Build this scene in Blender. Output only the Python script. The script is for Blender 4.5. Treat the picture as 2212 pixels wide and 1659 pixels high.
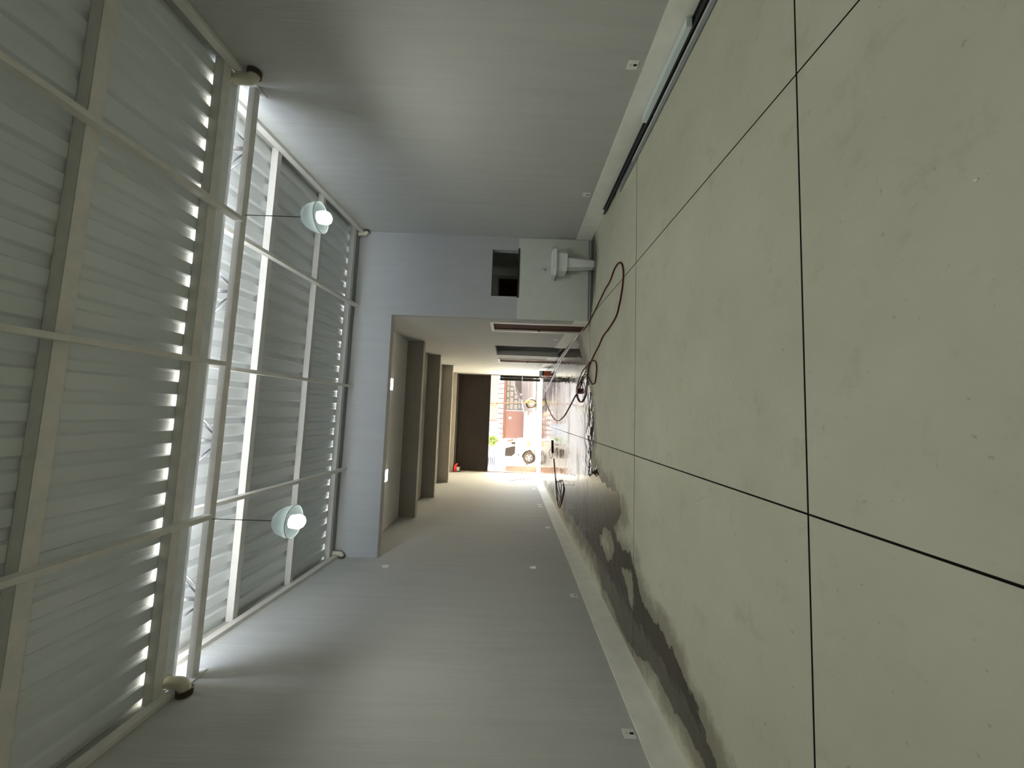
import bpy, bmesh, math, random
import numpy as np
from mathutils import Vector, Matrix

random.seed(7)
for o in list(bpy.data.objects):
    bpy.data.objects.remove(o, do_unlink=True)
scene = bpy.context.scene
C = scene.collection

# ------------------------------------------------------------------ camera, sky, sun, exposure
H = 1.65
YAW, PITCH, ROLL = 0.0773, -0.0063, 0.0347
cy_, sy_ = math.cos(YAW), math.sin(YAW)
cp_, sp_ = math.cos(PITCH), math.sin(PITCH)
cr_, sr_ = math.cos(ROLL), math.sin(ROLL)
fw = Vector((sy_ * cp_, cy_ * cp_, sp_))
rt = Vector((cy_, -sy_, 0))
up = rt.cross(fw)
r2 = rt * cr_ + up * sr_
u2 = up * cr_ - rt * sr_
cam_d = bpy.data.cameras.new('camera')
cam_d.sensor_fit = 'HORIZONTAL'
cam_d.sensor_width = 36.0
cam_d.lens = 803.2 / 2212 * 36.0
cam_d.clip_start = 0.05
cam_d.clip_end = 300
cam = bpy.data.objects.new('camera', cam_d)
C.objects.link(cam)
ax, ay, az = -u2, r2, -fw          # the phone was held on its side: image right is down
cam.matrix_world = Matrix(((ax.x, ay.x, az.x, 0), (ax.y, ay.y, az.y, 0), (ax.z, ay.z, az.z, H), (0, 0, 0, 1)))
scene.camera = cam

world = bpy.data.worlds.new('sky')
scene.world = world
world.use_nodes = True
wn = world.node_tree.nodes
bg = wn['Background']
sky = wn.new('ShaderNodeTexSky')
sky.sky_type = 'NISHITA'
sky.sun_disc = False
sky.sun_elevation = math.radians(57)
sky.sun_rotation = math.radians(32)
sky.altitude = 600
sky.dust_density = 1.5
hs_ = wn.new('ShaderNodeHueSaturation')        # thin haze takes most of the blue out of the sky
hs_.inputs['Saturation'].default_value = 0.35
world.node_tree.links.new(sky.outputs[0], hs_.inputs['Color'])
world.node_tree.links.new(hs_.outputs[0], bg.inputs[0])
bg.inputs[1].default_value = 3.9

sun_d = bpy.data.lights.new('sun', 'SUN')
sun_d.energy = 104.0
sun_d.angle = math.radians(0.6)
sun_d.color = (1.0, 0.86, 0.66)
sun = bpy.data.objects.new('sun', sun_d)
C.objects.link(sun)
to_sun = Vector((0.35, 0.62, 1.10)).normalized()
sun.rotation_euler = to_sun.to_track_quat('Z', 'Y').to_euler()
sun.location = (10, 30, 30)

BULB_STRENGTH = 12.0
BULB_WATTS = 62.0
PANEL_STRENGTH = 12.0
vs = scene.view_settings
vs.view_transform = 'Standard'
vs.look = 'None'
vs.gamma = 1.0
vs.use_curve_mapping = False
vs.exposure = 0.0
try:
    scene.cycles.use_denoising = True
    scene.cycles.max_bounces = 10
    scene.cycles.diffuse_bounces = 7
    scene.cycles.glossy_bounces = 5
    scene.cycles.sample_clamp_indirect = 6.0
    scene.cycles.caustics_reflective = True
    scene.cycles.blur_glossy = 1.0
    scene.cycles.caustics_refractive = False
except Exception:
    pass

# ------------------------------------------------------------------ materials
MATS = {}


def principled(name):
    m = bpy.data.materials.new(name)
    m.use_nodes = True
    nt = m.node_tree
    return m, nt, nt.nodes['Principled BSDF']


def mat(name, col, rough=0.6, metal=0.0, var=0.12, scale=6.0, stretch=(1, 1, 1), bump=0.0, bscale=None,
        spec=0.5, trans=0.0, emit=0.0, ecol=None, rvar=0.0, alpha=1.0, coat=0.0):
    """Principled surface whose colour is broken up by object-space noise (optionally streaked)."""
    if name in MATS:
        return MATS[name]
    m, nt, b = principled(name)
    N, L = nt.nodes, nt.links
    tc = N.new('ShaderNodeTexCoord')
    mp = N.new('ShaderNodeMapping')
    mp.inputs['Scale'].default_value = stretch
    L.new(tc.outputs['Object'], mp.inputs['Vector'])
    nz = N.new('ShaderNodeTexNoise')
    nz.inputs['Scale'].default_value = scale
    nz.inputs['Detail'].default_value = 6
    nz.inputs['Roughness'].default_value = 0.6
    L.new(mp.outputs[0], nz.inputs['Vector'])
    rp = N.new('ShaderNodeValToRGB')
    lo = [max(0, c * (1 - var)) for c in col]
    hi = [min(1, c * (1 + var)) for c in col]
    rp.color_ramp.elements[0].position = 0.3
    rp.color_ramp.elements[1].position = 0.7
    rp.color_ramp.elements[0].color = (*lo, 1)
    rp.color_ramp.elements[1].color = (*hi, 1)
    L.new(nz.outputs['Fac'], rp.inputs['Fac'])
    L.new(rp.outputs['Color'], b.inputs['Base Color'])
    b.inputs['Roughness'].default_value = rough
    if rvar:
        mr = N.new('ShaderNodeMapRange')
        mr.inputs['From Min'].default_value = 0.3
        mr.inputs['From Max'].default_value = 0.7
        mr.inputs['To Min'].default_value = max(0.02, rough - rvar)
        mr.inputs['To Max'].default_value = rough + rvar
        L.new(nz.outputs['Fac'], mr.inputs['Value'])
        L.new(mr.outputs[0], b.inputs['Roughness'])
    b.inputs['Metallic'].default_value = metal
    b.inputs['Specular IOR Level'].default_value = spec
    b.inputs['Transmission Weight'].default_value = trans
    b.inputs['Coat Weight'].default_value = coat
    b.inputs['Alpha'].default_value = alpha
    if emit:
        b.inputs['Emission Color'].default_value = (*(ecol or col), 1)
        b.inputs['Emission Strength'].default_value = emit
    if bump:
        bz = N.new('ShaderNodeTexNoise')
        bz.inputs['Scale'].default_value = bscale or scale * 4
        bz.inputs['Detail'].default_value = 4
        L.new(mp.outputs[0], bz.inputs['Vector'])
        bp = N.new('ShaderNodeBump')
        bp.inputs['Strength'].default_value = bump
        bp.inputs['Distance'].default_value = 0.01
        L.new(bz.outputs['Fac'], bp.inputs['Height'])
        L.new(bp.outputs[0], b.inputs['Normal'])
    MATS[name] = m
    return m


def floor_material():
    """Trowelled concrete; the attribute 'wd' is the distance inside (+) or outside (-) the spilt water."""
    m, nt, b = principled('concrete_floor')
    N, L = nt.nodes, nt.links
    tc = N.new('ShaderNodeTexCoord')

    def noise(scale, detail=5, rough=0.6, st=(1, 1, 1)):
        mp = N.new('ShaderNodeMapping')
        mp.inputs['Scale'].default_value = st
        L.new(tc.outputs['Object'], mp.inputs['Vector'])
        n = N.new('ShaderNodeTexNoise')
        n.inputs['Scale'].default_value = scale
        n.inputs['Detail'].default_value = detail
        n.inputs['Roughness'].default_value = rough
        L.new(mp.outputs[0], n.inputs['Vector'])
        return n.outputs['Fac']

    def rng(v, a, bb, c, d, smooth=False):
        n = N.new('ShaderNodeMapRange')
        if smooth:
            n.interpolation_type = 'SMOOTHSTEP'
        for k, x in zip(('From Min', 'From Max', 'To Min', 'To Max'), (a, bb, c, d)):
            n.inputs[k].default_value = x
        L.new(v, n.inputs['Value'])
        return n.outputs[0]

    def math_(op, a, bb):
        n = N.new('ShaderNodeMath')
        n.operation = op
        for i, x in enumerate((a, bb)):
            if isinstance(x, (int, float)):
                n.inputs[i].default_value = x
            else:
                L.new(x, n.inputs[i])
        return n.outputs[0]

    def mix(f, a, bb):
        n = N.new('ShaderNodeMix')
        n.data_type = 'RGBA'
        L.new(f, n.inputs['Factor'])
        for i, x in ((6, a), (7, bb)):
            if isinstance(x, tuple):
                n.inputs[i].default_value = (*x, 1)
            else:
                L.new(x, n.inputs[i])
        return n.outputs[2]

    sx = N.new('ShaderNodeSeparateXYZ')
    L.new(tc.outputs['Object'], sx.inputs[0])
    far_amp = rng(sx.outputs['Y'], 6.3, 8.0, 0.25, 1.6, True)
    at = N.new('ShaderNodeAttribute')
    at.attribute_name = 'wd'
    wd = at.outputs['Fac']
    edge = math_('ADD', math_('MULTIPLY', math_('SUBTRACT', noise(5.0, 6, 0.65, (1.0, 0.7, 1)), 0.5), 0.25),
             math_('MULTIPLY', math_('SUBTRACT', noise(1.5, 5, 0.62, (0.55, 1.6, 1)), 0.53), far_amp))
    wet = rng(math_('ADD', wd, edge), -0.015, 0.035, 0, 1, True)
    damp_n = math_('MULTIPLY', math_('SUBTRACT', noise(2.6, 7, 0.7), 0.42), 0.9)
    damp = rng(math_('ADD', wd, damp_n), -0.22, 0.06, 0, 0.75, True)
    c1 = mix(rng(noise(0.9, 4), 0.3, 0.7, 0, 1), (0.50, 0.493, 0.385), (0.58, 0.573, 0.46))
    c2 = mix(rng(noise(3.2, 7, 0.7), 0.56, 0.74, 0, 0.55), c1, (0.37, 0.35, 0.26))
    c3 = mix(rng(noise(11.0, 8, 0.75), 0.62, 0.8, 0, 0.5), c2, (0.63, 0.62, 0.51))
    c4 = mix(rng(noise(24.0, 2, 0.5), 0.70, 0.74, 0, 0.45), c3, (0.25, 0.24, 0.19))
    cd = mix(damp, c4, (0.19, 0.17, 0.125))
    cw = mix(wet, cd, (0.055, 0.044, 0.031))
    L.new(cw, b.inputs['Base Color'])
    rdry = rng(noise(2.0, 5), 0.3, 0.7, 0.46, 0.62)
    mixr = N.new('ShaderNodeMix')
    L.new(wet, mixr.inputs[0])
    L.new(rdry, mixr.inputs[2])
    L.new(rng(noise(1.1, 5, 0.6, (0.6, 1.4, 1)), 0.45, 0.68, 0.02, 0.24), mixr.inputs[3])
    L.new(mixr.outputs[0], b.inputs['Roughness'])
    b.inputs['Specular IOR Level'].default_value = 0.5
    bp = N.new('ShaderNodeBump')
    bp.inputs['Distance'].default_value = 0.006
    bp.inputs['Strength'].default_value = 0.35
    hd = noise(16.0, 6, 0.6)
    hw = math_('MULTIPLY', noise(4.5, 2, 0.45, (1.4, 0.9, 1)), 2.2)
    mh = N.new('ShaderNodeMix')
    L.new(wet, mh.inputs[0])
    L.new(hd, mh.inputs[2])
    L.new(hw, mh.inputs[3])
    L.new(mh.outputs[0], bp.inputs['Height'])
    L.new(bp.outputs[0], b.inputs['Normal'])
    return m


M_FLOOR = floor_material()
M_JOINT = mat('joint_dirt', (0.035, 0.028, 0.018), 0.9)
M_WALL = mat('grey_wall_paint', (0.47, 0.475, 0.45), 0.75, var=0.05, scale=9, stretch=(1, 1, 0.06), bump=0.25, bscale=40)
M_WALLB = mat('pale_grey_wall_paint', (0.405, 0.41, 0.405), 0.75, var=0.035, scale=9, stretch=(1, 1, 0.1), bump=0.15, bscale=40)
M_BASE = mat('cement_skirting', (0.84, 0.84, 0.76), 0.6, var=0.06, scale=4, bump=0.15)
M_DADO = mat('cement_dado', (0.56, 0.58, 0.52), 0.6, var=0.04, scale=5, bump=0.1)
M_SHEET = mat('painted_roof_sheet', (0.77, 0.81, 0.83), 0.2, metal=0.0, var=0.03, scale=2, stretch=(1, .25, 1), bump=0.03, bscale=3)
M_STEEL = mat('grey_primed_steel', (0.76, 0.745, 0.70), 0.45, var=0.07, scale=8, bump=0.05)
M_BEAM = mat('shaded_beam_concrete', (0.27, 0.25, 0.22), 0.8, var=0.06, scale=5)  # shade on the beam faces put into a darker base colour
M_DSTEEL = mat('backlit_dark_steel', (0.13, 0.12, 0.11), 0.6, var=0.1)  # backlit darkness of truss posts and diagonals put into the colour
M_WSTEEL = mat('white_primed_steel', (0.66, 0.66, 0.64), 0.45, var=0.05, scale=8)
M_GUT = mat('zinc_gutter', (0.76, 0.79, 0.77), 0.4, metal=0.1, var=0.08, scale=5)
M_PVC = mat('cream_pvc', (0.60, 0.58, 0.46), 0.3, var=0.05)
M_COLLAR = mat('brown_sealant', (0.07, 0.05, 0.035), 0.7)


def shade_material():
    """Thin opal glass: part of the bulb's light goes straight through it."""
    m, nt, b = principled('opal_glass')
    N, L = nt.nodes, nt.links
    b.inputs['Base Color'].default_value = (0.62, 0.70, 0.72, 1)
    b.inputs['Roughness'].default_value = 0.2
    tr_ = N.new('ShaderNodeBsdfTranslucent')
    tr_.inputs['Color'].default_value = (0.78, 0.87, 0.90, 1)
    mx = N.new('ShaderNodeMixShader')
    mx.inputs[0].default_value = 0.45
    L.new(b.outputs[0], mx.inputs[1])
    L.new(tr_.outputs[0], mx.inputs[2])
    L.new(mx.outputs[0], N['Material Output'].inputs['Surface'])
    return m


M_OPAL = shade_material()
M_RIM = mat('glass_rim', (0.85, 0.92, 0.92), 0.2, var=0.02, trans=0.2)
M_BULB = mat('led_bulb', (0.95, 1.0, 0.9), 0.4, emit=BULB_STRENGTH, ecol=(0.95, 1.0, 0.9))
M_BULBN = mat('led_bulb_collar', (0.95, 1.0, 0.92), 0.4, emit=2.4, ecol=(0.9, 1.0, 0.95))
M_PANEL = mat('led_panel', (1, 1, 0.94), 0.4, emit=PANEL_STRENGTH, ecol=(1, 1, 0.92))
M_BLACK = mat('black_rubber', (0.012, 0.012, 0.012), 0.55)
M_WPLAST = mat('white_plastic', (0.78, 0.78, 0.74), 0.35, var=0.02)
M_SOCKET = mat('dark_socket', (0.02, 0.005, 0.005), 0.5)
M_PORC = mat('white_porcelain', (0.72, 0.735, 0.72), 0.16, var=0.02, coat=0.3)
M_CHROME = mat('chrome', (0.7, 0.7, 0.7), 0.12, metal=1.0, var=0.02)
M_MAROON = mat('maroon_door_panel', (0.045, 0.008, 0.004), 0.8, var=0.15, stretch=(1, 1, .1), spec=0.08)
M_FRAME = mat('cream_door_frame', (0.88, 0.84, 0.77), 0.45, var=0.03)
M_DARKFR = mat('dark_window_frame', (0.015, 0.015, 0.013), 0.4)
M_SHUT = mat('dark_brown_shutter', (0.011, 0.008, 0.007), 0.6, spec=0.2, var=0.12, stretch=(.3, 1, 1))
M_BDOOR = mat('black_metal_leaf', (0.008, 0.008, 0.008), 0.5, spec=0.15)
M_RED = mat('red_enamel', (0.6, 0.02, 0.02), 0.35)
M_HOSE = mat('dark_red_hose', (0.075, 0.012, 0.009), 0.6, spec=0.2)
M_HOSEL = mat('pale_pink_hose', (0.66, 0.52, 0.48), 0.3)
M_WCABLE = mat('white_cable_sheath', (0.8, 0.78, 0.74), 0.35)
M_ORANGE = mat('orange_plastic', (0.42, 0.075, 0.02), 0.4)
M_NAVY = mat('navy_plastic', (0.02, 0.03, 0.07), 0.4)
M_TAN = mat('tan_cardboard', (0.32, 0.22, 0.16), 0.7)
M_WOODR = mat('reddish_pole_wood', (0.25, 0.07, 0.05), 0.5)
M_GPOLE = mat('grey_pole', (0.3, 0.29, 0.27), 0.5)
M_ALU = mat('dull_aluminium', (0.36, 0.38, 0.39), 0.4, metal=0.4, var=0.06, stretch=(1, .1, 1))
M_ALUW = mat('pale_blue_white_tube', (0.66, 0.74, 0.74), 0.35, var=0.03)
M_GLASS = mat('window_glass', (0.9, 0.95, 0.93), 0.02, var=0.0, trans=1.0, spec=0.5)
# outdoors
M_PAVE = mat('pale_pavement', (0.74, 0.67, 0.53), 0.85, var=0.08, scale=2)
M_ROAD = mat('pale_concrete_road', (0.70, 0.64, 0.52), 0.85, var=0.08, scale=1.5)
M_KERB = mat('grey_kerb', (0.42, 0.44, 0.43), 0.8)
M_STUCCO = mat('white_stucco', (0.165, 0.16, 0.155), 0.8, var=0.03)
M_STONE = mat('tan_field_stone', (0.073, 0.059, 0.046), 0.8, var=0.2, scale=3, bump=0.3)
M_MORTAR = mat('grey_mortar', (0.045, 0.040, 0.035), 0.9)
M_TERRA = mat('terracotta_beam', (0.076, 0.023, 0.008), 0.7, var=0.08)
M_TILE = mat('pale_clay_tile', (0.34, 0.30, 0.25), 0.7, var=0.08)
M_PLANK = mat('orange_wood_plank', (0.067, 0.020, 0.008), 0.6, var=0.12, stretch=(8, 1, .2))
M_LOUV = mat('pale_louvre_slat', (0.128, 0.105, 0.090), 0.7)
M_GREYW = mat('grey_blue_glazing', (0.11, 0.12, 0.145), 0.2)
M_LEAF = mat('sunlit_leaf_green', (0.11, 0.16, 0.02), 0.6, var=0.25, scale=12)
M_BARK = mat('orange_brown_bark', (0.13, 0.06, 0.025), 0.8, var=0.2)
M_CARP = mat('silver_lilac_paint', (0.076, 0.073, 0.089), 0.25, metal=0.3, var=0.02, coat=0.5)
M_VANP = mat('white_van_paint', (0.27, 0.27, 0.265), 0.3, var=0.02, coat=0.4)
M_CGLASS = mat('tinted_car_glass', (0.03, 0.026, 0.025), 0.08, var=0.05)
M_TYRE = mat('dusty_tyre', (0.05, 0.036, 0.026), 0.9, var=0.1)
M_HUB = mat('wheel_silver', (0.22, 0.23, 0.25), 0.3, metal=0.3)
M_LAMP = mat('headlamp_amber', (0.75, 0.30, 0.20), 0.25)
M_BUMP = mat('tan_bumper', (0.17, 0.115, 0.06), 0.5)
M_BRICK = mat('pink_brick', (0.150, 0.094, 0.075), 0.85, var=0.15, scale=5)
M_BLUEA = mat('pale_blue_awning', (0.15, 0.175, 0.25), 0.7)

# ------------------------------------------------------------------ helpers
BOXF = [(0, 3, 2, 1), (4, 5, 6, 7), (0, 1, 5, 4), (1, 2, 6, 5), (2, 3, 7, 6), (3, 0, 4, 7)]


class MB:
    """Collects vertices and faces, then links them as one mesh object."""

    def __init__(self):
        self.v, self.f, self.sm = [], [], []

    def add(self, vs_, fs, smooth=False):
        n = len(self.v)
        self.v += [tuple(p) for p in vs_]
        self.f += [tuple(i + n for i in f) for f in fs]
        self.sm += [smooth] * len(fs)
        return self

    def hexa(self, p):                      # 4 bottom points then 4 top points, both counter-clockwise
        return self.add(p, BOXF)

    def box(self, x0, x1, y0, y1, z0, z1):
        return self.hexa([(x0, y0, z0), (x1, y0, z0), (x1, y1, z0), (x0, y1, z0),
                          (x0, y0, z1), (x1, y0, z1), (x1, y1, z1), (x0, y1, z1)])

    def bevbox(self, x0, x1, y0, y1, z0, z1, b=0.005):
        bm = bmesh.new()
        m = Matrix.Translation(((x0 + x1) / 2, (y0 + y1) / 2, (z0 + z1) / 2)) @ Matrix.Diagonal((x1 - x0, y1 - y0, z1 - z0, 1))
        bmesh.ops.create_cube(bm, size=1, matrix=m)
        bmesh.ops.bevel(bm, geom=bm.edges[:], offset=b, segments=2, affect='EDGES', profile=0.6)
        bm.verts.ensure_lookup_table()
        self.add([v.co[:] for v in bm.verts], [[v.index for v in f.verts] for f in bm.faces])
        bm.free()
        return self

    def beam(self, a, b, w, h, upv=(0, 0, 1)):    # rectangular bar from a to b
        a, b = Vector(a), Vector(b)
        d = (b - a).normalized()
        s = d.cross(Vector(upv))
        if s.length < 1e-4:
            s = d.cross(Vector((1, 0, 0)))
        s.normalize()
        u = s.cross(d)
        p = []
        for q in (a, b):
            p.append([q - s * w / 2 - u * h / 2, q + s * w / 2 - u * h / 2, q + s * w / 2 + u * h / 2, q - s * w / 2 + u * h / 2])
        return self.add(p[0] + p[1], [(3, 2, 1, 0), (4, 5, 6, 7), (0, 1, 5, 4), (1, 2, 6, 5), (2, 3, 7, 6), (3, 0, 4, 7)])

    def tube(self, pts, r, n=10, cap=True):
        pts = [Vector(p) for p in pts]
        rs = r if isinstance(r, (list, tuple)) else [r] * len(pts)
        V, F = [], []
        prev = None
        for i, p in enumerate(pts):
            t = (pts[min(i + 1, len(pts) - 1)] - pts[max(i - 1, 0)]).normalized()
            if prev is None:
                s = t.cross(Vector((0, 0, 1)))
                if s.length < 1e-3:
                    s = t.cross(Vector((1, 0, 0)))
            else:
                s = prev - t * prev.dot(t)
            s.normalize()
            prev = s
            u = t.cross(s)
            for k in range(n):
                a = 2 * math.pi * k / n
                V.append(p + (s * math.cos(a) + u * math.sin(a)) * rs[i])
        for i in range(len(pts) - 1):
            for k in range(n):
                k2 = (k + 1) % n
                F.append((i * n + k, i * n + k2, (i + 1) * n + k2, (i + 1) * n + k))
        self.add(V, F, True)
        if cap:
            self.add(V[:n], [tuple(range(n - 1, -1, -1))])
            self.add(V[-n:], [tuple(range(n))])
        return self

    def lathe(self, prof, c=(0, 0, 0), n=28, axis='z', smooth=True):   # prof: list of (radius, height)
        V, F = [], []
        for r, h in prof:
            for k in range(n):
                a = 2 * math.pi * k / n
                x, y = r * math.cos(a), r * math.sin(a)
                q = (x, y, h) if axis == 'z' else ((x, h, y) if axis == 'y' else (h, x, y))
                V.append((q[0] + c[0], q[1] + c[1], q[2] + c[2]))
        for i in range(len(prof) - 1):
            for k in range(n):
                k2 = (k + 1) % n
                F.append((i * n + k, i * n + k2, (i + 1) * n + k2, (i + 1) * n + k))
        return self.add(V, F, smooth)

    def prism(self, poly, y0, y1):          # poly in (x, z), extruded along y
        n = len(poly)
        V = [(x, y0, z) for x, z in poly] + [(x, y1, z) for x, z in poly]
        F = [tuple(range(n)), tuple(range(2 * n - 1, n - 1, -1))]
        F += [(i, i + n, (i + 1) % n + n, (i + 1) % n) for i in range(n)]
        return self.add(V, F)

    def build(self, name, m, parent=None, kind=None, label=None, recalc=True):
        me = bpy.data.meshes.new(name)
        off = Vector(parent.location) if parent else Vector((0, 0, 0))
        g = parent
        while g and g.parent:
            g = g.parent
            off = off + Vector(g.location)
        me.from_pydata([(Vector(p) - off)[:] for p in self.v], [], self.f)
        me.polygons.foreach_set('use_smooth', self.sm)
        if recalc:
            bm = bmesh.new()
            bm.from_mesh(me)
            bmesh.ops.recalc_face_normals(bm, faces=bm.faces)
            bm.to_mesh(me)
            bm.free()
        me.materials.append(m)
        o = bpy.data.objects.new(name, me)
        C.objects.link(o)
        if parent:
            o.parent = parent
        if kind:
            o['kind'] = kind
        if label:
            o['label'] = label
        return o


def tag(o, label, cat=None, group=None, kind=None):
    o['label'] = label
    if cat:
        o['category'] = cat
    if group:
        o['group'] = group
    if kind:
        o['kind'] = kind
    return o


def thing(name, loc, label, cat, group=None, kind=None):
    o = bpy.data.objects.new(name, None)
    C.objects.link(o)
    o.location = loc
    o.empty_display_size = 0.1
    return tag(o, label, cat, group, kind)


def part_at(o, parent, loc=(0, 0, 0)):
    o.parent = parent
    o.location = loc
    return o


def dup(root, loc, label, group=None, rot=None):
    r = root.copy()
    C.objects.link(r)
    r.location = loc
    if rot is not None:
        r.rotation_euler = rot
    r['label'] = label
    if group:
        r['group'] = group
    for ch in list(root.children):
        c = ch.copy()
        C.objects.link(c)
        c.parent = r
        for g in ch.children:
            d = g.copy()
            C.objects.link(d)
            d.parent = c
    return r


def spline(pts, k=6):
    P = [Vector((*p, 0)) if len(p) == 2 else Vector(p) for p in pts]
    out = []
    for i in range(len(P) - 1):
        a, b, c, d = P[max(i - 1, 0)], P[i], P[i + 1], P[min(i + 2, len(P) - 1)]
        for j in range(k):
            t = j / k
            out.append(0.5 * ((2 * b) + (c - a) * t + (2 * a - 5 * b + 4 * c - d) * t * t + (3 * b - a - 3 * c + d) * t ** 3))
    out.append(P[-1])
    return out


# ------------------------------------------------------------------ room dimensions (metres)
XL, XR, D, XC = -2.993, 3.772, 7.737, 1.982
YB, YS = -4.5, 20.0                        # rear wall behind the camera, shutter plane
XL2, XC2 = -3.17, 2.03                     # corridor walls at the shutter (they splay very slightly)
HB = 0.327


def xl(y):
    return XL if y < D else XL + (XL2 - XL) * (y - D) / (YS - D)


def xc(y):
    return XC + (XC2 - XC) * (y - D) / (YS - D)


# ------------------------------------------------------------------ floor: slabs with sawn joints, wet patch
wet_left = [(-2.95, 17.8), (-2.9, 16.5), (-2.72, 13.95), (-2.64, 10.99), (-2.63, 9.40), (-2.67, 8.38), (-2.58, 7.44), (-2.67, 7.00),
            (-2.76, 6.55), (-2.86, 6.35), (-2.83, 5.91), (-2.94, 5.56), (-2.97, 5.18), (-2.83, 4.57), (-2.71, 4.10),
            (-2.72, 3.77), (-2.75, 3.44), (-2.77, 3.17), (-2.85, 2.92), (-2.96, 2.5)]
wet_right = [(2.45, 9.69), (1.31, 8.25), (0.44, 7.44), (-0.20, 7.15), (-0.89, 7.13), (-1.09, 6.53), (-1.14, 5.64), (-1.33, 5.34),
             (-1.69, 5.78), (-1.81, 5.54), (-1.80, 4.99), (-1.94, 4.75), (-2.15, 4.51), (-2.19, 4.17), (-2.19, 3.77),
             (-2.27, 3.53), (-2.35, 3.32), (-2.46, 3.13), (-2.58, 2.96), (-2.75, 2.72)]
WET = wet_left + wet_right[::-1] + [(2.45, 18.7), (-3.4, 18.4)]
DRY = [[(-2.09, 6.64), (-1.90, 6.37), (-1.81, 5.99), (-1.89, 5.75), (-2.05, 5.69), (-2.18, 5.82), (-2.22, 6.15), (-2.20, 6.56)],
       [(-2.13, 5.33), (-1.97, 4.98), (-2.10, 4.89), (-2.39, 4.88), (-2.38, 4.96), (-2.24, 5.09)]]
SINKWET = [(3.74, 7.73), (3.70, 7.45), (3.40, 7.28), (3.04, 7.24), (2.70, 7.36), (2.30, 7.56), (1.98, 7.73)]


def sdf(P, poly):
    poly = np.array(poly)
    n = len(poly)
    d2 = np.full(len(P), 1e9)
    ins = np.zeros(len(P), bool)
    for i in range(n):
        a, b = poly[i], poly[(i + 1) % n]
        e = b - a
        w = P - a
        t = np.clip((w @ e) / (e @ e), 0, 1)
        q = w - t[:, None] * e
        d2 = np.minimum(d2, (q ** 2).sum(1))
        c = ((a[1] > P[:, 1]) != (b[1] > P[:, 1]))
        den = (b[1] - a[1]) if abs(b[1] - a[1]) > 1e-9 else 1e-9
        ins ^= c & (P[:, 0] < (b[0] - a[0]) * (P[:, 1] - a[1]) / den + a[0])
    return np.where(ins, 1, -1) * np.sqrt(d2)


def wet_distance(P):
    w = sdf(P, WET)
    for q in DRY:
        w = np.minimum(w, -sdf(P, q))
    k_ = sdf(P, SINKWET)
    return np.maximum(w, np.where(k_ > -0.02, k_ + 0.6, k_))


fb = MB().box(-3.6, 4.0, YB - 0.2, YS + 0.02, -0.2, -0.016)
floor = fb.build('floor', M_JOINT)
tag(floor, 'bare grey concrete floor cut into large slabs, wet along the left wall and down the corridor', 'floor', kind='structure')
XE = [-3.3, -0.496, 2.077, 3.80]
YE = [YB, -3.56, -0.75, 2.06, 4.867, 7.675, 10.48, 13.29, 16.10, 18.90, YS]
G = 0.006
for i in range(3):
    for j in range(len(YE) - 1):
        x0, x1 = XE[i] + (G if i else 0), XE[i + 1] - (G if i < 2 else 0)
        y0, y1 = YE[j] + G, YE[j + 1] - G
        if i == 2 and y0 > D:
            continue
        step = 0.06 if y0 > 1.5 else 0.3
        nx, ny = max(2, int((x1 - x0) / step)), max(2, int((y1 - y0) / step))
        gx, gy = np.linspace(x0, x1, nx + 1), np.linspace(y0, y1, ny + 1)
        X, Y = np.meshgrid(gx, gy)
        P = np.stack([X.ravel(), Y.ravel()], 1)
        Z = np.zeros(len(P))
        wob = 0.0012 * np.sin(P[:, 0] * 9 + P[:, 1] * 3 + i * 2 + j)       # hand-sawn edges are not quite even
        V = np.column_stack([P, Z + 0 * wob])
        idx = np.arange((nx + 1) * (ny + 1)).reshape(ny + 1, nx + 1)
        F = np.stack([idx[:-1, :-1], idx[:-1, 1:], idx[1:, 1:], idx[1:, :-1]], -1).reshape(-1, 4)
        ring = list(idx[0, :]) + list(idx[1:, -1]) + list(idx[-1, -2::-1]) + list(idx[-2:0:-1, 0])
        nb = len(V)
        V = np.vstack([V, V[ring] - np.array([0, 0, 0.016])])
        fl = [tuple(int(q) for q in f) for f in F]
        m_ = len(ring)
        for k in range(m_):
            k2 = (k + 1) % m_
            fl.append((int(ring[k2]), int(ring[k]), nb + k, nb + k2))
        me = bpy.data.meshes.new('slab')
        me.from_pydata(V.tolist(), [], fl)
        me.materials.append(M_FLOOR)
        me.materials.append(M_JOINT)
        for p_ in me.polygons[len(fl) - m_:]:
            p_.material_index = 1
        a = me.attributes.new('wd', 'FLOAT', 'POINT')
        a.data.foreach_set('value', np.clip(wet_distance(V[:, :2]), -2, 2).astype(np.float32))
        o = bpy.data.objects.new('slab', me)
        C.objects.link(o)
        o.parent = floor

# ------------------------------------------------------------------ walls
ZW = 5.62
T = 0.18
b = MB().box(XL - T, XL, YB, D, 0, ZW)
b.hexa([(XL - T, D, 0), (XL, D, 0), (XL2, YS + 0.25, 0), (XL2 - T, YS + 0.25, 0),
        (XL - T, D, ZW), (XL, D, ZW), (XL2, YS + 0.25, ZW), (XL2 - T, YS + 0.25, ZW)])
tag(b.build('wall_left', M_WALL), 'long grey left wall running from the room into the corridor', 'wall', kind='structure')
b = MB().box(XR, XR + T, YB, D + 2.6, 0, ZW)
tag(b.build('wall_right', M_WALL), 'plain grey right side wall of the tall room', 'wall', kind='structure')
b = MB().box(XL - T, XR + T, YB - T, YB, 0, ZW)
tag(b.build('wall_front', M_WALL), 'plain grey wall closing the room behind the viewer', 'wall', kind='structure')

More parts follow.
